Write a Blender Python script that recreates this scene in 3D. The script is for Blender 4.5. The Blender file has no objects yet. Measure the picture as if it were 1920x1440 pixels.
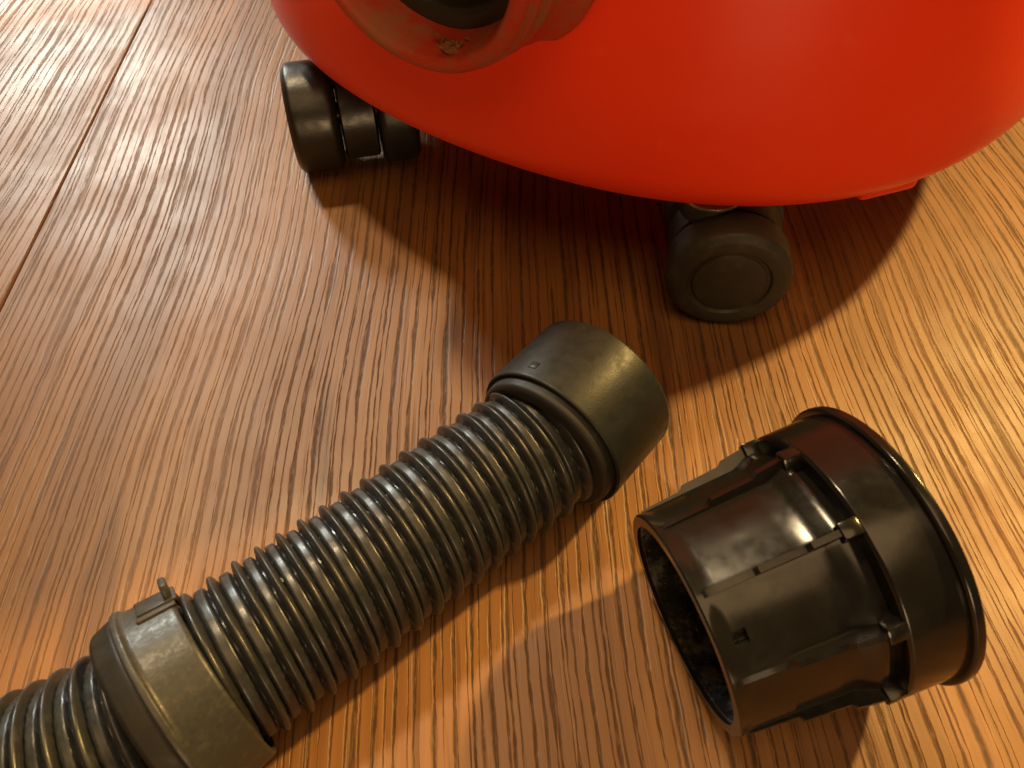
import bpy, bmesh, math, random
from mathutils import Vector, Matrix, noise

random.seed(7)
scene = bpy.context.scene
R = math.radians
MM = 0.001

# ------------------------------------------------------------------ camera
cam_data = bpy.data.cameras.new('camera')
cam = bpy.data.objects.new('camera', cam_data)
scene.collection.objects.link(cam)
cam.location = (0, 0, 0.180)
cam.rotation_euler = (R(90 - 52.363), 0, 0)
cam_data.sensor_width = 36
cam_data.lens = 27.04
cam_data.clip_start = 0.005
cam_data.clip_end = 50
cam_data.dof.use_dof = True
cam_data.dof.focus_distance = 0.215
cam_data.dof.aperture_fstop = 34
scene.camera = cam

# ------------------------------------------------------------------ light
world = bpy.data.worlds.new('World')
scene.world = world
world.use_nodes = True
bg = world.node_tree.nodes['Background']
bg.inputs['Color'].default_value = (1.0, 0.66, 0.36, 1)
bg.inputs['Strength'].default_value = 0.025


def area_lamp(name, az, el, dist, sx, sy, power, color, target=(0, .15, 0)):
    d = bpy.data.lights.new(name, 'AREA')
    d.shape = 'RECTANGLE'; d.size = sx; d.size_y = sy
    d.energy = power; d.color = color
    o = bpy.data.objects.new(name, d); scene.collection.objects.link(o)
    v = Vector((math.cos(R(az)) * math.cos(R(el)), math.sin(R(az)) * math.cos(R(el)), math.sin(R(el))))
    o.location = Vector(target) + v * dist
    o.rotation_euler = v.to_track_quat('Z', 'Y').to_euler()
    return o


# pale lamp far behind on the left, warm lamp behind on the right, broad warm ceiling
area_lamp('pale_lamp', 124, 27, 1.7, 0.20, 0.20, 16.5, (0.97, 1.0, 0.90))
area_lamp('upper_lamp', 126, 63, 1.7, 0.13, 0.13, 17.0, (1.0, 0.74, 0.42))
area_lamp('warm_lamp', 31, 44, 1.6, 0.075, 0.075, 35.0, (1.0, 0.63, 0.19))
area_lamp('ceiling_lamp', -90, 70, 1.4, 1.0, 0.8, 6.2, (1.0, 0.62, 0.28))
area_lamp('front_fill', -78, 15, 1.5, 0.35, 0.35, 5.4, (1.0, 0.64, 0.32))  # added low fill to brighten the red tub, not a lamp of the room

vs = scene.view_settings
vs.view_transform = 'Standard'
vs.look = 'None'
vs.exposure = 0.0
vs.gamma = 1.0
vs.use_curve_mapping = False


# ------------------------------------------------------------------ material helpers
class NT:
    def __init__(self, name):
        self.m = bpy.data.materials.new(name); self.m.use_nodes = True
        self.t = self.m.node_tree
        self.b = self.t.nodes['Principled BSDF']

    def n(self, kind, **kw):
        nd = self.t.nodes.new(kind)
        for k, v in kw.items():
            if k.startswith('i_'):
                key = k[2:]
                key = int(key) if key.isdigit() else key
                nd.inputs[key].default_value = v
            else:
                setattr(nd, k, v)
        return nd

    def l(self, a, b):
        self.t.links.new(a, b)

    def math(self, op, a, b=None, clamp=False):
        nd = self.t.nodes.new('ShaderNodeMath'); nd.operation = op; nd.use_clamp = clamp
        for i, x in enumerate((a, b)):
            if x is None: continue
            if isinstance(x, (int, float)): nd.inputs[i].default_value = x
            else: self.l(x, nd.inputs[i])
        return nd.outputs[0]

    def ramp(self, fac, lo, hi, a=0.0, b=1.0):
        nd = self.t.nodes.new('ShaderNodeMapRange'); nd.interpolation_type = 'SMOOTHSTEP'
        self.l(fac, nd.inputs[0])
        for i, v in zip((1, 2, 3, 4), (lo, hi, a, b)): nd.inputs[i].default_value = v
        return nd.outputs[0]

    def mix(self, fac, a, b, blend='MIX'):
        nd = self.t.nodes.new('ShaderNodeMix'); nd.data_type = 'RGBA'; nd.blend_type = blend
        if isinstance(fac, (int, float)): nd.inputs[0].default_value = fac
        else: self.l(fac, nd.inputs[0])
        for i, x in ((6, a), (7, b)):
            if isinstance(x, tuple): nd.inputs[i].default_value = (*x, 1) if len(x) == 3 else x
            else: self.l(x, nd.inputs[i])
        return nd.outputs[2]

    def noise(self, vec, scale, detail=2.0, rough=0.5, mapscale=None, dist=0.0):
        if mapscale:
            mp = self.n('ShaderNodeMapping'); mp.inputs['Scale'].default_value = mapscale
            self.l(vec, mp.inputs[0]); vec = mp.outputs[0]
        nd = self.n('ShaderNodeTexNoise', i_Scale=scale, i_Detail=detail, i_Roughness=rough, i_Distortion=dist)
        self.l(vec, nd.inputs['Vector'])
        return nd.outputs['Fac']

    def obj(self):
        return self.n('ShaderNodeTexCoord').outputs['Object']

    def bump(self, h, strength, dist):
        nd = self.n('ShaderNodeBump'); nd.inputs['Strength'].default_value = strength
        nd.inputs['Distance'].default_value = dist
        self.l(h, nd.inputs['Height']); self.l(nd.outputs[0], self.b.inputs['Normal'])

    def set(self, k, v):
        if isinstance(v, (int, float)): self.b.inputs[k].default_value = v
        elif isinstance(v, tuple): self.b.inputs[k].default_value = (*v, 1) if len(v) == 3 else v
        else: self.l(v, self.b.inputs[k])


def wood_material():
    t = NT('oak_laminate')
    o = t.obj()
    rnd = t.n('ShaderNodeObjectInfo').outputs['Random']
    off = t.n('ShaderNodeCombineXYZ')
    t.l(t.math('MULTIPLY', rnd, 3.7), off.inputs[0]); t.l(t.math('MULTIPLY', rnd, 9.1), off.inputs[1])
    add = t.n('ShaderNodeVectorMath', operation='ADD'); t.l(o, add.inputs[0]); t.l(off.outputs[0], add.inputs[1])
    base = add.outputs[0]
    # slow sideways drift of the grain
    w1 = t.noise(base, 1.0, 2, .5, (2.6, 3.0, 1))
    w2 = t.noise(base, 1.0, 2, .5, (16, 15, 1))
    dx = t.math('ADD', t.math('MULTIPLY', t.math('SUBTRACT', w1, .5), .034), t.math('MULTIPLY', t.math('SUBTRACT', w2, .5), .0019))
    sep = t.n('ShaderNodeSeparateXYZ'); t.l(base, sep.inputs[0])
    cmb = t.n('ShaderNodeCombineXYZ')
    t.l(t.math('ADD', sep.outputs[0], dx), cmb.inputs[0]); t.l(sep.outputs[1], cmb.inputs[1])
    v = cmb.outputs[0]
    # growth lines: irregularly spaced, broken, ragged
    def lines(freq, warp, wf, rag, lo, hi, seed):
        sv = t.n('ShaderNodeSeparateXYZ'); t.l(v, sv.inputs[0])
        p = t.math('MULTIPLY', sv.outputs[0], freq)
        p = t.math('ADD', p, t.math('MULTIPLY', t.noise(v, 1.0, 2, .5, (wf, 1.6, 1)), warp))
        p = t.math('ADD', p, t.math('MULTIPLY', t.noise(v, 1.0, 3, .6, (36, 100, 1)), rag))
        p = t.math('ADD', p, seed)
        d = t.math('ABSOLUTE', t.math('SUBTRACT', t.math('FRACT', p), .5))
        ln = t.math('FLOOR', p)
        c2 = t.n('ShaderNodeCombineXYZ')
        t.l(t.math('MULTIPLY', ln, 7.31), c2.inputs[0]); t.l(t.math('MULTIPLY', sv.outputs[1], 26.0), c2.inputs[1])
        nz = t.n('ShaderNodeTexNoise', i_Scale=1.0, i_Detail=4.0, i_Roughness=.62); t.l(c2.outputs[0], nz.inputs['Vector'])
        th = t.ramp(nz.outputs['Fac'], .34, .72, lo, hi)
        body = t.ramp(t.math('SUBTRACT', 1.0, t.math('DIVIDE', d, th), True), .0, .85)
        return body
    s1 = t.math('MAXIMUM', lines(215, 2.6, 10, .20, .010, .29, .0), t.math('MULTIPLY', lines(350, 3.4, 12, .26, .004, .20, .37), .85))
    # strength of the lines drifts over the board and is eaten away by pores
    area = t.ramp(t.noise(v, 1.0, 2, .5, (16, 2.6, 1)), .30, .60, .55, 1.0)
    pore = t.ramp(t.noise(v, 1.0, 3, .65, (1500, 210, 1)), .32, .58, .50, 1.0)
    s1 = t.math('MULTIPLY', t.math('MULTIPLY', s1, area), pore)
    # shorter dashes
    n2 = t.noise(v, 1.0, 1.5, .5, (420, 17, 1))
    s2 = t.ramp(n2, .60, .76)
    # fine pores
    n3 = t.noise(v, 1.0, 2, .6, (1500, 45, 1))
    s3 = t.ramp(n3, .56, .75)
    streak = t.math('MAXIMUM', s1, t.math('MULTIPLY', s2, .42))
    tone = t.noise(v, 1.0, 3, .55, (38, 2.2, 1))
    tone2 = t.noise(v, 1.0, 4, .6, (420, 14, 1))
    col = t.mix(t.ramp(tone, .3, .7), (0.325, 0.144, 0.039), (0.215, 0.090, 0.024))
    col = t.mix(t.math('MULTIPLY', t.ramp(tone2, .35, .75), .45), col, (0.165, 0.064, 0.016))
    col = t.mix(t.math('MULTIPLY', s3, .30), col, (0.12, 0.045, 0.013))
    # broad darker heart streaks
    heart = t.noise(v, 1.0, 3, .6, (42, 5.5, 1))
    hf = t.math('MULTIPLY', t.ramp(heart, .61, .68), t.ramp(tone2, .25, .55))
    col = t.mix(t.math('MULTIPLY', hf, .55), col, (0.085, 0.036, 0.016))
    col = t.mix(t.math('MULTIPLY', streak, .95), col, (0.058, 0.024, 0.008))
    t.set('Base Color', col)
    smudge = t.noise(base, 30.0, 4, .6)
    rg = t.math('ADD', t.ramp(smudge, .3, .7, .40, .51), t.math('MULTIPLY', streak, .25))
    t.set('Roughness', rg)
    t.set('Specular IOR Level', .55)
    micro = t.noise(base, 2600.0, 2, .6)
    h = t.math('SUBTRACT', t.math('ADD', t.math('MULTIPLY', micro, .10), t.math('MULTIPLY', tone2, .12)),
               t.math('ADD', t.math('MULTIPLY', streak, .75), t.math('MULTIPLY', s3, .12)))
    t.bump(h, .8, .00030)
    return t.m


def plastic(name, col, rough, dust=(0.3, 0.25, 0.17), dust_amt=0.0, dscale=60., spec=.5, micro=0.0, mscale=1500., scratch=0.0,
            rough_var=.08, dlo=.5, dhi=.72):
    t = NT(name)
    o = t.obj()
    n = t.noise(o, dscale, 6, .65)
    f = t.ramp(n, dlo, dhi)
    speck = t.noise(o, dscale * 14, 2, .5)
    sp = t.math('MULTIPLY', t.ramp(speck, .66, .74), .6)
    fac = t.math('MULTIPLY', t.math('MAXIMUM', f, sp), dust_amt)
    t.set('Base Color', t.mix(fac, col, dust))
    rv = t.noise(o, dscale * 2.2, 4, .6)
    rr = t.math('ADD', t.ramp(rv, .25, .75, rough - rough_var, rough + rough_var), t.math('MULTIPLY', fac, .35))
    t.set('Roughness', rr)
    t.set('Specular IOR Level', spec)
    if micro or scratch:
        h = t.math('MULTIPLY', t.noise(o, mscale, 2, .5), micro)
        if scratch:
            s = t.noise(o, 1.0, 2, .5, (900, 90, 900), 1.5)
            h = t.math('ADD', h, t.math('MULTIPLY', t.ramp(s, .62, .68), scratch))
        t.bump(h, 1.0, .0002)
    return t.m


M = {}
M['wood'] = wood_material()
M['gap'] = plastic('seam_core', (0.30, 0.15, 0.06), .7)
M['red'] = plastic('red_plastic', (0.90, 0.042, 0.006), .40, (0.88, 0.062, 0.014), .45, 14., .42, .10, 2400., 0.0, .05)
M['red_dusty'] = plastic('dusty_red_plastic', (0.46, 0.040, 0.014), .50, (0.26, 0.12, 0.055), .85, 55., .35, .6, 700., 0, .06, .40, .66)
M['matt'] = plastic('matt_dark_plastic', (0.018, 0.016, 0.013), .55, (0.08, 0.07, 0.05), .15, 120., .35)
M['tyre'] = plastic('black_caster_plastic', (0.013, 0.012, 0.010), .36, (0.16, 0.13, 0.09), .10, 90., .5, .15, 1200.)
M['tyre_dusty'] = plastic('dusty_caster_plastic', (0.040, 0.036, 0.026), .50, (0.13, 0.105, 0.06), .30, 110., .35, .4, 900.)
M['hose'] = plastic('grey_black_hose_plastic', (0.022, 0.0225, 0.0215), .35, (0.11, 0.10, 0.08), .15, 260., .55, .10, 700.)
M['cuff'] = plastic('matt_black_cuff_plastic', (0.016, 0.0175, 0.0165), .42, (0.06, 0.058, 0.048), .10, 160., .25, .12, 2200.)
M['collar'] = plastic('worn_grey_collar_plastic', (0.036, 0.035, 0.030), .42, (0.17, 0.15, 0.11), .13, 420., .5, .30, 900., 0, .08, .5, .7)
M['gloss'] = plastic('glossy_black_plastic', (0.011, 0.010, 0.0085), .20, (0.16, 0.14, 0.10), .05, 95., .50, .05, 420., 0.0, .05, .58, .82)
M['gloss_in'] = plastic('scuffed_black_plastic', (0.014, 0.012, 0.010), .22, (0.34, 0.32, 0.27), .22, 170., .5, .15, 500., .25, .08, .47, .66)
M['dark'] = plastic('dark_bore_plastic', (0.030, 0.024, 0.016), .45, (0.12, 0.09, 0.05), .35, 70., .4)
M['seal'] = plastic('pale_seal_rubber', (0.30, 0.25, 0.17), .5, (0.2, 0.15, 0.09), .4, 90.)
M['steel'] = plastic('zinc_steel', (0.55, 0.50, 0.40), .3, (0.2, 0.16, 0.1), .4, 140.)
M['steel'].node_tree.nodes['Principled BSDF'].inputs['Metallic'].default_value = .9
M['lint'] = plastic('brown_lint', (0.21, 0.075, 0.03), .9, (0.30, 0.15, 0.07), .6, 300., .1, 1.0, 900.)
M['black'] = plastic('black_lid_plastic', (0.015, 0.014, 0.013), .35)


# ------------------------------------------------------------------ mesh helpers (millimetres in, metres out)
def new_obj(name, verts, faces, mat, parent=None, matrix=None, sharp=32, smooth=True):
    me = bpy.data.meshes.new(name)
    me.from_pydata([(v[0] * MM, v[1] * MM, v[2] * MM) for v in verts], [], faces)
    bm = bmesh.new(); bm.from_mesh(me)
    bmesh.ops.recalc_face_normals(bm, faces=bm.faces)
    bm.to_mesh(me); bm.free()
    if smooth:
        for p in me.polygons: p.use_smooth = True
        me.set_sharp_from_angle(angle=R(sharp))
    me.materials.append(mat)
    o = bpy.data.objects.new(name, me)
    scene.collection.objects.link(o)
    if parent: o.parent = parent
    if matrix is not None: o.matrix_local = matrix
    return o


def empty(name, loc=(0, 0, 0), matrix=None):
    o = bpy.data.objects.new(name, None); scene.collection.objects.link(o)
    o.empty_display_size = .02
    if matrix is not None: o.matrix_world = matrix
    else: o.location = loc
    return o


def tag(o, label=None, cat=None, kind=None, group=None):
    for k, v in (('label', label), ('category', cat), ('kind', kind), ('group', group)):
        if v: o[k] = v
    return o


def frame(origin, axis, roll=0.0):
    """matrix whose local Z runs along axis; origin in mm"""
    z = Vector(axis).normalized()
    x = Vector((0, 0, 1)) - z * z.z
    x = x.normalized() if x.length > 1e-4 else Vector((1, 0, 0))
    y = z.cross(x)
    m = Matrix((x, y, z)).transposed().to_4x4()
    m.translation = Vector(origin) * MM
    return m @ Matrix.Rotation(roll, 4, 'Z')


def lathe(profile, n=96, rfun=None, closed=False):
    """profile: list of (r, a) ; revolved about local Z"""
    vs, fs = [], []
    m = len(profile)
    for (r, a) in profile:
        for j in range(n):
            t = 2 * math.pi * j / n
            rr = rfun(r, a, t) if rfun else r
            vs.append((rr * math.cos(t), rr * math.sin(t), a))
    for i in range(m - (0 if closed else 1)):
        i2 = (i + 1) % m
        for j in range(n):
            k = (j + 1) % n
            fs.append((i * n + j, i * n + k, i2 * n + k, i2 * n + j))
    if not closed:
        if profile[0][0] < 0.01: pass
    return vs, fs


def rounded(pts, rad, seg=4):
    """round the corners of an open polyline of (r, a)"""
    out = [pts[0]]
    for i in range(1, len(pts) - 1):
        p0, p1, p2 = (Vector(p).to_2d() for p in (pts[i - 1], pts[i], pts[i + 1]))
        d0, d2 = p0 - p1, p2 - p1
        r = min(rad, d0.length * .45, d2.length * .45)
        a = p1 + d0.normalized() * r; b = p1 + d2.normalized() * r
        for k in range(seg + 1):
            u = k / seg
            q = a * (1 - u) ** 2 + p1 * 2 * u * (1 - u) + b * u * u
            out.append((q.x, q.y))
    out.append(pts[-1])
    return out


def merge(*parts):
    vs, fs = [], []
    for v, f in parts:
        b = len(vs); vs += list(v); fs += [tuple(i + b for i in q) for q in f]
    return vs, fs


def xform(part, m):
    v, f = part
    return [tuple(m @ Vector(p)) for p in v], f


def box(x0, x1, y0, y1, z0, z1, bev=0.0, seg=2):
    bm = bmesh.new()
    bmesh.ops.create_cube(bm, size=1)
    for v in bm.verts:
        v.co = Vector(((x0 + x1) / 2 + v.co.x * (x1 - x0), (y0 + y1) / 2 + v.co.y * (y1 - y0), (z0 + z1) / 2 + v.co.z * (z1 - z0)))
    if bev:
        bmesh.ops.bevel(bm, geom=list(bm.edges), offset=bev, segments=seg, affect='EDGES', profile=.5)
    bm.verts.index_update()
    r = ([tuple(v.co) for v in bm.verts], [tuple(v.index for v in f.verts) for f in bm.faces])
    bm.free()
    return r


# ------------------------------------------------------------------ floor
GA = R(2.667)                      # planks run almost straight away from the viewer
floor = new_obj('floor', [(-2000, -1400, -12), (2000, -1400, -12), (2000, 2600, -12), (-2000, 2600, -12)], [(0, 1, 2, 3)], M['gap'])
tag(floor, 'brown oak-look laminate floor with embossed dark grain', None, 'structure')
PW, PL = 400.0, 1300.0
# a plank: solid board with a small chamfer on its long and short top edges
c = .5
def plank_mesh():
    x0, x1, y0, y1 = -PW / 2 + .18, PW / 2 - .18, -PL / 2 + .18, PL / 2 - .18
    vs = [(x0, y0, -11.5), (x1, y0, -11.5), (x1, y1, -11.5), (x0, y1, -11.5),
          (x0, y0, -c), (x1, y0, -c), (x1, y1, -c), (x0, y1, -c),
          (x0 + c, y0 + c, 0), (x1 - c, y0 + c, 0), (x1 - c, y1 - c, 0), (x0 + c, y1 - c, 0)]
    fs = [(0, 3, 2, 1), (8, 9, 10, 11)]
    for i in range(4):
        k = (i + 1) % 4
        fs += [(i, k, 4 + k, 4 + i), (4 + i, 4 + k, 8 + k, 8 + i)]
    return vs, fs
pv, pf = plank_mesh()
rotg = Matrix.Rotation(GA, 4, 'Z')
seam = Vector((-163.6, 168.9, 0))
first = None
for i in range(-4, 5):
    shift = {-1: 380, 0: 150}.get(i, random.uniform(-600, 600))
    for j in (-1, 0, 1):
        loc = seam + rotg @ Vector(((i + .5) * PW, j * PL + shift, 0))
        if first is None:
            o = first = new_obj('plank', pv, pf, M['wood'], floor, smooth=False)
        else:
            o = first.copy(); scene.collection.objects.link(o); o.parent = floor
        o.location = loc * MM
        o.rotation_euler = (0, 0, GA)

# ------------------------------------------------------------------ vacuum cleaner
BC = Vector((58.4, 311.3, 0))
PHI0 = R(-122.5)
vac = empty('vacuum_cleaner', BC * MM)
tag(vac, 'red rounded tub vacuum cleaner on black casters with open hose inlet', 'vacuum cleaner')


def squarish(r, a, t):
    k = min(1.0, r / 132.0)
    return r - 3.2 * k * math.cos(4 * (t - PHI0))


tub_prof = [(20, 41), (80, 40.6), (112, 40), (129, 38.9)]
rc, ac, rho = 131.8, 52.8, 14.0
for k in range(0, 13):
    u = R(-90 + 90 * k / 12)
    tub_prof.append((rc + rho * math.cos(u), ac + rho * math.sin(u)))
for z, r in ((58, 145.9), (70, 145.0), (85, 142.8), (100, 140.0), (115, 136.9), (130, 133.6), (145, 130.2), (160, 126.8), (180, 122.2), (200, 117.4), (204, 116.2)):
    tub_prof.append((r, z))
# refine the wall rows so the inlet opening is cut cleanly
fine = []
for p, q in zip(tub_prof, tub_prof[1:]):
    n = max(1, int(math.hypot(q[0] - p[0], q[1] - p[1]) / 4))
    for k in range(n): fine.append((p[0] + (q[0] - p[0]) * k / n, p[1] + (q[1] - p[1]) * k / n))
fine.append(tub_prof[-1])
tv, tf = lathe(fine, 256, squarish)
NOSE = Vector((-25.2, 178.4, 108.0)); NAX = Vector((-0.530, -0.843, -0.09)).normalized()
nl = NOSE - BC


def near_axis(p, rad):
    d = Vector(p) - nl
    t = d.dot(NAX)
    return -60 < t < 30 and (d - NAX * t).length < rad


tf = [f for f in tf if not near_axis([sum(tv[i][k] for i in f) / 4 for k in range(3)], 30)]
tub = new_obj('tub', tv, tf, M['red'], vac)
new_obj('underside', *lathe([(0.0, 40.8), (21, 40.8)], 48), M['red'], tub)
# moulded foot under the front right edge
FOOT = Vector((106, 187.5, 0))
def foot():
    v, f = box(-10, 10, -9, 9, -6.0, 7, 2.4, 3)
    m = Matrix.Translation((FOOT.x - BC.x, FOOT.y - BC.y, 42.3)) @ Matrix.Rotation(R(19), 4, 'Z')
    return xform((v, f), m)
new_obj('foot', *foot(), M['red'], vac)
# lid and motor head above the frame
lid_prof = rounded([(116.4, 204), (119.5, 205), (119.5, 214), (116, 218), (108, 232), (94, 274), (56, 298), (0.0, 302)], 14, 5)
lid = new_obj('lid', *lathe(lid_prof, 128, squarish), M['black'], vac)
new_obj('carry_handle', *lathe([(8 + 4 * math.cos(R(a)), 306 + 4 * math.sin(R(a))) for a in range(0, 360, 30)], 40, None, True), M['black'], lid)

# inlet collar: ring-grooved red spigot
nm = frame(nl, NAX)
cp = [(47.0, -46), (47.0, -20.5), (45.6, -18.6), (42.2, -17.6), (40.4, -15.0), (40.0, -11.2), (40.6, -10.4), (37.9, -9.6), (37.7, -7.4),
      (39.4, -6.6), (39.4, -4.8), (37.2, -4.2), (37.0, -2.4), (38.2, -1.8), (37.6, -.6), (36.6, .2), (35.4, .5), (34.0, .2), (33.2, -.8), (32.4, -4), (31.4, -14), (29.4, -20), (29.0, -46)]
wob = lambda r, a, t: r + .22 * noise.noise(Vector((math.cos(t) * 3, math.sin(t) * 3, a * .15)))
col = new_obj('inlet_collar', *lathe(rounded([(r * .875, a * .92) for r, a in cp], .5, 3), 160, wob), M['red_dusty'], vac, nm, 50)
bp = [(31.6, -12.6), (28.2, -13.0), (26.4, -14.4), (25.6, -40), (12, -41), (0.0, -41)]
bore = new_obj('bore', *lathe(rounded([(r * .872, a * .92) for r, a in bp], .6, 3), 96), M['dark'], col, None)
new_obj('seal_ring', *lathe([(21.6 + .6 * math.cos(R(a)), -25 + .7 * math.sin(R(a))) for a in range(0, 360, 45)], 96, None, True), M['seal'], col, None)


# casters -------------------------------------------------------------
def wheel_profile(w, r):
    h = w / 2
    half = [(0.0, h - .6), (5.5, h - .6), (10.6, h - .6), (10.9, h - 1.25), (11.9, h - 1.25), (12.3, h - .15), (r - 2.2, h - .1), (r - .2, h - 1.7), (r, h - 3.2)]
    full = half + [(a, -b) for a, b in reversed(half)]
    return rounded(full, .5, 2)


def caster(center, axis, mat, w1, gap, w2, r, stem_to, washer, stem_back=0.0, stem_side=0.0):
    """center: middle of the outer wheel; axis points from the outer wheel inwards"""
    ax = Vector(axis).normalized()
    side = Vector((-ax.y, ax.x, 0))
    mid = Vector(center) + ax * (w1 / 2 + gap / 2)
    # hood: extruded D with a swept skirt between the wheels
    prof = []
    for k in range(0, 36):
        a = R(360 * k / 36)
        q = r - 1.3 - (2.2 if math.sin(a) < -.6 else 0)
        prof.append((math.cos(a) * q, math.sin(a) * q))
    vs, fs = [], []
    hw = gap / 2 - .5
    n = len(prof)
    rings = [(-hw, .92), (-hw + .8, 1.0), (hw - .8, 1.0), (hw, .92)]
    for s, k in rings:
        for (u, z) in prof:
            vs.append((u * k, s, z * k))
    for q in range(3):
        for i in range(n):
            k = (i + 1) % n
            fs.append((q * n + i, q * n + k, (q + 1) * n + k, (q + 1) * n + i))
    fs.append(tuple(range(n))); fs.append(tuple(3 * n + i for i in range(n)))
    top = stem_to - center[2]
    stem = xform(lathe(rounded([(0, r - 6), (8.5, r - 6), (8.5, r + .1), (5.2, r + .3), (5.2, top), (0, top)], .4, 2), 32), Matrix.Translation((stem_side, stem_back, 0)))
    axle = xform(lathe([(0, -gap / 2 - .6), (4, -gap / 2 - .6), (4, gap / 2 + .6), (0, gap / 2 + .6)], 24), Matrix.Rotation(R(90), 4, 'X'))
    m = Matrix((side, ax, Vector((0, 0, 1)))).transposed().to_4x4()
    m.translation = (mid - BC) * MM
    o = new_obj('caster', *merge((vs, fs), stem, axle), mat, vac, m, 30)
    for s, w in ((-(gap / 2 + w1 / 2), w1), (gap / 2 + w2 / 2, w2)):
        wm = Matrix.Translation((0, s * MM, 0)) @ Matrix.Rotation(R(90), 4, 'X')
        new_obj('wheel', *lathe(wheel_profile(w, r), 72), mat, o, wm, 34)
    if washer:
        new_obj('washer', *lathe(rounded([(5.4, r + .2), (9.6, r + .2), (9.6, r + 1.3), (5.4, r + 1.3)], .3, 2), 40), M['steel'], o, Matrix.Translation((stem_side * MM, stem_back * MM, 0)))
    return o


tag(caster((-71.4, 246.0, 19.0), (math.cos(R(13)), math.sin(R(13)), 0), M['tyre'], 17.0, 13.5, 14.0, 19.0, 44, False), 'clean shiny black caster at the open inlet side')
tag(caster((63.96 + .7, 161.4 + 6.6, 18.3), (.1, .995, 0), M['tyre_dusty'], 13.0, 12.0, 12.0, 18.3, 44, True, 0.0, 8.0), 'dusty dark caster turned to face the viewer')

# ------------------------------------------------------------------ hose
ctrl = [(-170, 1, 17.9), (-128, 17, 17.9), (-105, 24, 18.0), (-88.5, 30.0, 18.2), (-74.0, 38.2, 18.9), (-63.2, 46.6, 19.2), (-49.8, 58.0, 18.6), (-29.2, 75.2, 18.0), (-9.2, 92.2, 18.0), (5.0, 103.4, 18.6), (15.2, 113.6, 20.0)]


def catmull(P, per=40):
    P = [Vector(p) for p in P]
    P = [P[0] * 2 - P[1]] + P + [P[-1] * 2 - P[-2]]
    out = []
    for i in range(1, len(P) - 2):
        for k in range(per):
            t = k / per
            a, b, c_, d = P[i - 1], P[i], P[i + 1], P[i + 2]
            out.append(.5 * ((2 * b) + (c_ - a) * t + (2 * a - 5 * b + 4 * c_ - d) * t * t + (3 * b - a - 3 * c_ + d) * t ** 3))
    out.append(P[-2])
    return out


path = catmull(ctrl)
cum = [0.0]
for a, b in zip(path, path[1:]): cum.append(cum[-1] + (b - a).length)
TOT = cum[-1]


def at(s):
    s = max(0.0, min(TOT, s))
    import bisect
    i = max(1, min(len(cum) - 1, bisect.bisect_left(cum, s)))
    u = (s - cum[i - 1]) / (cum[i] - cum[i - 1])
    p = path[i - 1].lerp(path[i], u)
    i0, i1 = max(0, i - 6), min(len(path) - 1, i + 5)
    return p, (path[i1] - path[i0]).normalized()


def s_near(q):
    q = Vector(q); k = min(range(len(path)), key=lambda i: (path[i].xy - q.xy).length)
    return cum[k]


PITCH = 5.5


def prof_r(u):
    """one pitch of the hose: a round bead, a groove, a lower flat band, a groove"""
    u %= 1.0
    d = (u - .25) / .19
    if abs(d) < 1: return 15.3 + 2.5 * math.sqrt(1 - d * d)
    d = (u - .73) / .24
    if abs(d) < 1: return 15.3 + 1.15 * (1 - d ** 8)
    return 15.3


HO = Vector((-31.6, 78, 0))
hose = empty('vacuum_hose', HO * MM)
tag(hose, 'ribbed dark grey vacuum hose lying diagonally with plain end cuff and collar', 'hose')
NA, PER = 96, 18
rows = int(TOT / PITCH * PER)
hv, hf_ = [], []
for i in range(rows + 1):
    s = TOT * i / rows
    p, z = at(s)
    x = (Vector((0, 0, 1)) - z * z.z).normalized(); y = z.cross(x)
    ph = s / PITCH + .16 * noise.noise(Vector((s * .055, 1.7, 4.2)))
    jit = .10 * noise.noise(Vector((ph * .7, 3.1, 0)))
    for j in range(NA):
        t = 2 * math.pi * j / NA
        u = ph + j / NA
        r = prof_r(u)
        uu = u % 1.0
        if .52 < uu < .94: r += .10 * math.cos(t * 48)        # fine teeth on the flat bands
        r += jit + .12 * noise.noise(Vector((s * .08, math.cos(t), math.sin(t))))
        q = p + x * (r * math.cos(t)) + y * (r * math.sin(t)) - HO
        hv.append(tuple(q))
for i in range(rows):
    for j in range(NA):
        k = (j + 1) % NA
        hf_.append((i * NA + j, i * NA + k, (i + 1) * NA + k, (i + 1) * NA + j))
new_obj('corrugated_tube', hv, hf_, M['hose'], hose, None, 60)

# plain end cuff
CA = Vector((8.9, 104.9, 20.9)); CB = Vector((23.4, 122.6, 20.7))
cax = (CB - CA).normalized(); cl = (CB - CA).length
cuffp = rounded([(19.0, .9), (20.4, .2), (20.75, .7), (20.75, cl - .6), (20.3, cl), (18.6, cl), (18.3, cl - 1), (17.6, 3), (17.6, 1.6)], .3, 3)
cuff = new_obj('end_cuff', *lathe(cuffp, 128), M['cuff'], hose, frame(CA - HO, cax), 34)
new_obj('neck_ring', *lathe(rounded([(15.6, -2.6), (18.3, -2.6), (19.2, -1.9), (19.5, 1.6), (17.0, 2.2)], .5, 3), 96), M['matt'], cuff, None, 34)
new_obj('moulded_nib', *box(-.35, .35, -1.2, 1.2, 3.2, 5.4, .25), M['cuff'], cuff, Matrix.Rotation(R(-24), 4, 'Z') @ Matrix.Translation((20.6 * MM, 0, 0)))

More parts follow.
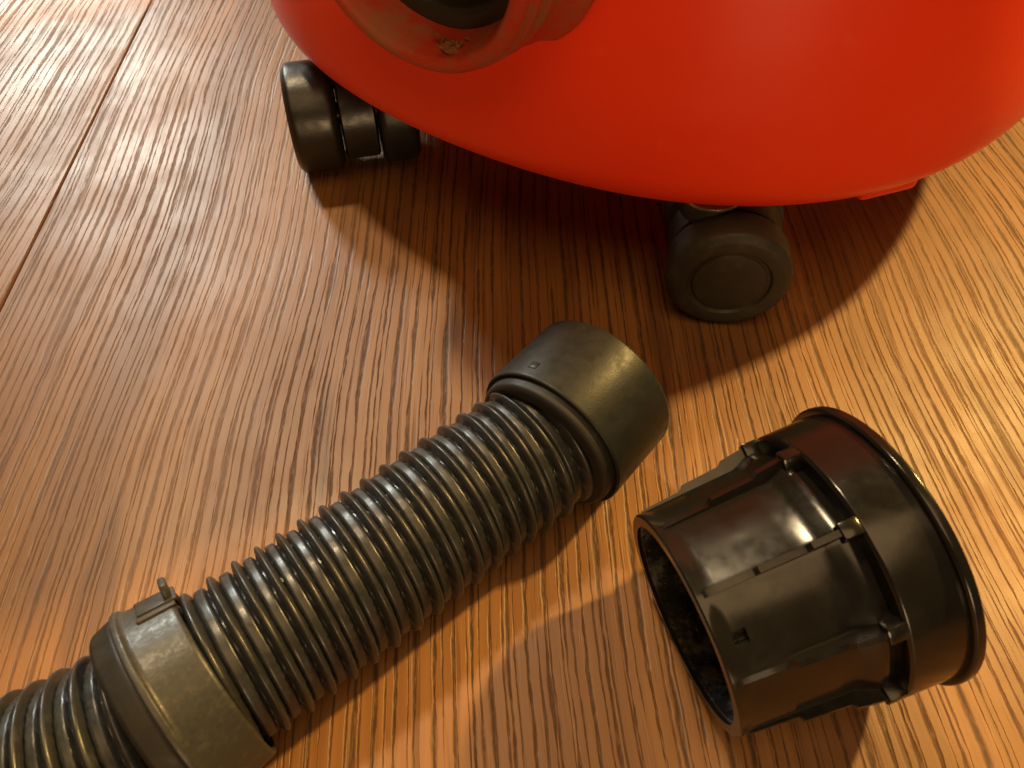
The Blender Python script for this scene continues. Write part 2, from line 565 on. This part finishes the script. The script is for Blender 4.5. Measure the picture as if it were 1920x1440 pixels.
# swivel collar threaded over the hose
sc_ = s_near((-65.9, 44.5))
p, z = at(sc_)
swp = rounded([(19.4, -3.0), (21.6, -3.0), (22.0, -2.7), (22.0, -1.6), (21.4, -1.2), (21.1, -.6), (19.9, 8.0), (19.5, 8.6), (18.6, 8.6), (18.2, 8.0), (18.2, -2.4)], .28, 3)
sw = new_obj('swivel_collar', *lathe(swp, 128, None, True), M['collar'], hose, frame(p - HO, z), 34)
lkp = rounded([(18.0, -7.6), (19.6, -8.0), (20.4, -7.2), (21.3, -3.4), (21.0, -2.6), (19.6, -2.6)], .4, 3)
new_obj('lock_ring', *lathe(lkp, 128), M['matt'], sw, None, 34)
# clip: an upright catch between two slots, near the top of the collar
def on_collar(part, ang):
    return xform(part, Matrix.Rotation(R(ang), 4, 'Z') @ Matrix.Translation((20.5, 0, 0)) @ Matrix.Translation((.0, 0, 4)) @ Matrix.Rotation(R(-8), 4, 'Y') @ Matrix.Translation((0, 0, -4)))
CLIP = -40
new_obj('clip_tab', *on_collar(box(-.4, .45, -3.4, 3.4, 2.0, 9.6, .3), CLIP), M['collar'], sw, None)
new_obj('clip_hook', *on_collar(box(0, 3.4, -2.8, 2.8, 7.4, 8.9, .5), CLIP), M['collar'], sw, None)
for a in (CLIP - 12.5, CLIP + 12.5):
    new_obj('clip_slot', *on_collar(box(-.6, .5, -.75, .75, 1.6, 9.0, .3), a), M['dark'], sw, None)

# ------------------------------------------------------------------ hose connector (tapered spigot lying on its side)
AN = Vector((35.17, 58.35, 23.36)); AX = Vector((0.92809, 0.34019, 0.15141)).normalized()
con = empty('hose_connector', matrix=frame(AN, AX))
tag(con, 'loose glossy black tapered hose connector lying on its side, ribs and wide flange', 'connector')


def lathe_holes(outer, inner_off, n, holes, rfun=None):
    """shell of revolution (outer profile, wall inwards) with windows: holes = [(i0,i1,j0,j1)]"""
    m = len(outer)
    vs, fs = [], []
    for lay in (0, 1):
        for (r, a) in outer:
            rr = r - (inner_off if lay else 0)
            for j in range(n):
                t = 2 * math.pi * j / n
                q = rfun(rr, a, t) if rfun and not lay else rr - (.75 if rfun else 0)
                vs.append((q * math.cos(t), q * math.sin(t), a))
    idx = lambda lay, i, j: lay * m * n + i * n + (j % n)
    cell = lambda i, j: any(i0 <= i < i1 and j0 <= (j % n) < j1 for i0, i1, j0, j1 in holes)
    for i in range(m - 1):
        for j in range(n):
            if cell(i, j): continue
            fs.append((idx(0, i, j), idx(0, i, j + 1), idx(0, i + 1, j + 1), idx(0, i + 1, j)))
            fs.append((idx(1, i, j), idx(1, i + 1, j), idx(1, i + 1, j + 1), idx(1, i, j + 1)))
    for i0, i1, j0, j1 in holes:
        for i in range(i0, i1):
            for j in (j0, j1): fs.append((idx(0, i, j), idx(0, i + 1, j), idx(1, i + 1, j), idx(1, i, j)))
        for j in range(j0, j1):
            for i in (i0, i1): fs.append((idx(0, i, j), idx(0, i, j + 1), idx(1, i, j + 1), idx(1, i, j)))
    for j in range(n):
        for i in (0, m - 1): fs.append((idx(0, i, j), idx(0, i, j + 1), idx(1, i, j + 1), idx(1, i, j)))
    return vs, fs


NSEG = 160
rt = lambda a: 23.6 + (a / 30.0) * 1.5
tube_prof = [(23.2, 0), (23.55, .35)] + [(rt(a), a) for a in (1, 2.2, 3.4, 4.6, 6.2, 8, 12, 16, 20, 24)] + [(25.3, 25.4), (26.3, 27.6), (26.6, 28.8), (26.6, 29.3), (25.4, 29.5), (25.2, 31.6)]
slots = []
RIB0, NR = 8.0, 9
def facet(r, a, t):
    st = 2 * math.pi / NR
    u = (t - R(RIB0)) % st - st / 2
    k = .62 * min(1.0, max(0.0, (a - .6) / 2.5))
    return r * (1 - k + k * math.cos(st / 2) / math.cos(u))

for k in (0, 4, 6):
    jc = int(NSEG * (RIB0 + 360 / NR * (k + .5)) / 360) % (NSEG - 4)
    slots.append((4, 6, jc, jc + 3))
spigot = new_obj('spigot', *lathe_holes(tube_prof, 1.5, NSEG, slots, facet), M['gloss'], con, None, 30)
new_obj('liner', *lathe([(21.3, 1.0), (21.05, 1.3), (21.6, 28), (21.9, 28)], 96), M['gloss_in'], spigot, None, 30)
new_obj('inner_plate', *lathe([(0.0, 29.0), (6.0, 29.0), (6.6, 28.2), (21.9, 28.2), (22.2, 29.6), (0.0, 29.9)], 72), M['gloss'], spigot, None, 34)
sleeve_prof = rounded([(24.0, 31.4), (28.3, 31.4), (28.9, 32.0), (29.15, 42.6), (29.15, 43.2), (27.6, 43.2), (27.4, 32.6), (24, 32.6)], .35, 3)
new_obj('sleeve', *lathe(sleeve_prof, 144), M['gloss'], con, None, 34)
fl_prof = rounded([(28.8, 43.0), (30.2, 43.0), (30.6, 43.5), (30.6, 45.0), (30.2, 45.4), (27.8, 45.4), (27.6, 43.4)], .3, 3)
new_obj('flange', *lathe(fl_prof, 160), M['gloss'], con, None, 34)
rib_line = [(1.6, 0.05), (2.4, .35), (11.6, .6), (12.4, 1.6), (21.6, 1.9), (22.6, 2.8), (28.4, 3.3), (31.6, 3.55)]


def rib(th):
    vs, fs = [], []
    n = len(rib_line)
    for s in (-th / 2, th / 2):
        for (a, d) in rib_line: vs.append((rt(a) + d, s, a))
        for (a, d) in rib_line: vs.append((rt(min(a, 29)) - .6, s, a))
    for k in range(n - 1):
        fs.append((k, k + 1, n + k + 1, n + k))
        b = 2 * n
        fs.append((b + k, b + n + k, b + n + k + 1, b + k + 1))
        fs.append((k, b + k, b + k + 1, k + 1))
    fs.append((0, n, 3 * n, 2 * n)); fs.append((n - 1, 3 * n - 1, 4 * n - 1, 2 * n - 1)) if False else None
    return vs, [f for f in fs if f]


first_rib = None
first_lug = None
for k in range(NR):
    rm = Matrix.Rotation(R(RIB0 + 360 / NR * k), 4, 'Z')
    if first_rib is None:
        first_rib = new_obj('rib', *rib(1.3), M['gloss'], con, rm, 30)
        first_lug = new_obj('lug', *box(24.2, 28.95, -1.7, 1.7, 28.0, 31.9, .4), M['gloss'], con, rm, 30)
    else:
        for src in (first_rib, first_lug):
            o = src.copy(); scene.collection.objects.link(o); o.parent = con; o.matrix_local = rm

# ------------------------------------------------------------------ lint left in the inlet
def lint():
    """low uneven mound of fluff with a few loose flakes"""
    vs, fs = [], []
    nr, na = 9, 36
    for i in range(nr + 1):
        q = i / nr
        for j in range(na):
            t = 2 * math.pi * j / na
            e = 1 + .45 * noise.noise(Vector((math.cos(t) * 1.4, math.sin(t) * 1.4, 5)))
            x, y = 4.4 * q * e * math.cos(t), 2.6 * q * e * math.sin(t)
            h = (1 - q * q) * (1.1 + 1.5 * noise.noise(Vector((x * .75, y * .9, 2)))) + .45 * noise.noise(Vector((x * 2.2, y * 2.2, 7))) + .035 * x * x - .6
            vs.append((x, y, h))
    for i in range(nr):
        for j in range(na):
            k = (j + 1) % na
            fs.append((i * na + j, i * na + k, (i + 1) * na + k, (i + 1) * na + j))
    part = (vs, fs)
    rnd = random.Random(5)
    for k in range(7):
        m = Matrix.Translation((rnd.gauss(0, 2.8), rnd.gauss(0, 1.6), 1.0 + rnd.random() * .6)) @ Matrix.Rotation(rnd.random() * 3, 4, 'Z') @ Matrix.Rotation(rnd.uniform(-.6, .6), 4, 'X')
        w = rnd.uniform(.2, .45)
        part = merge(part, xform(box(-w * 4, w * 4, -w, w, -.1, .1, .05, 1), m))
    return part
lx = NAX.cross(Vector((0, 0, 1))).normalized()
lp = NOSE + NAX * -7 + Vector((0, 0, -26.6)) - lx * 9
lm_ = Matrix((lx, NAX, lx.cross(NAX))).transposed().to_4x4(); lm_.translation = lp * MM
tag(new_obj('lint_clump', *lint(), M['lint'], None, lm_), 'small brown clump of lint inside the red inlet collar', 'lint')
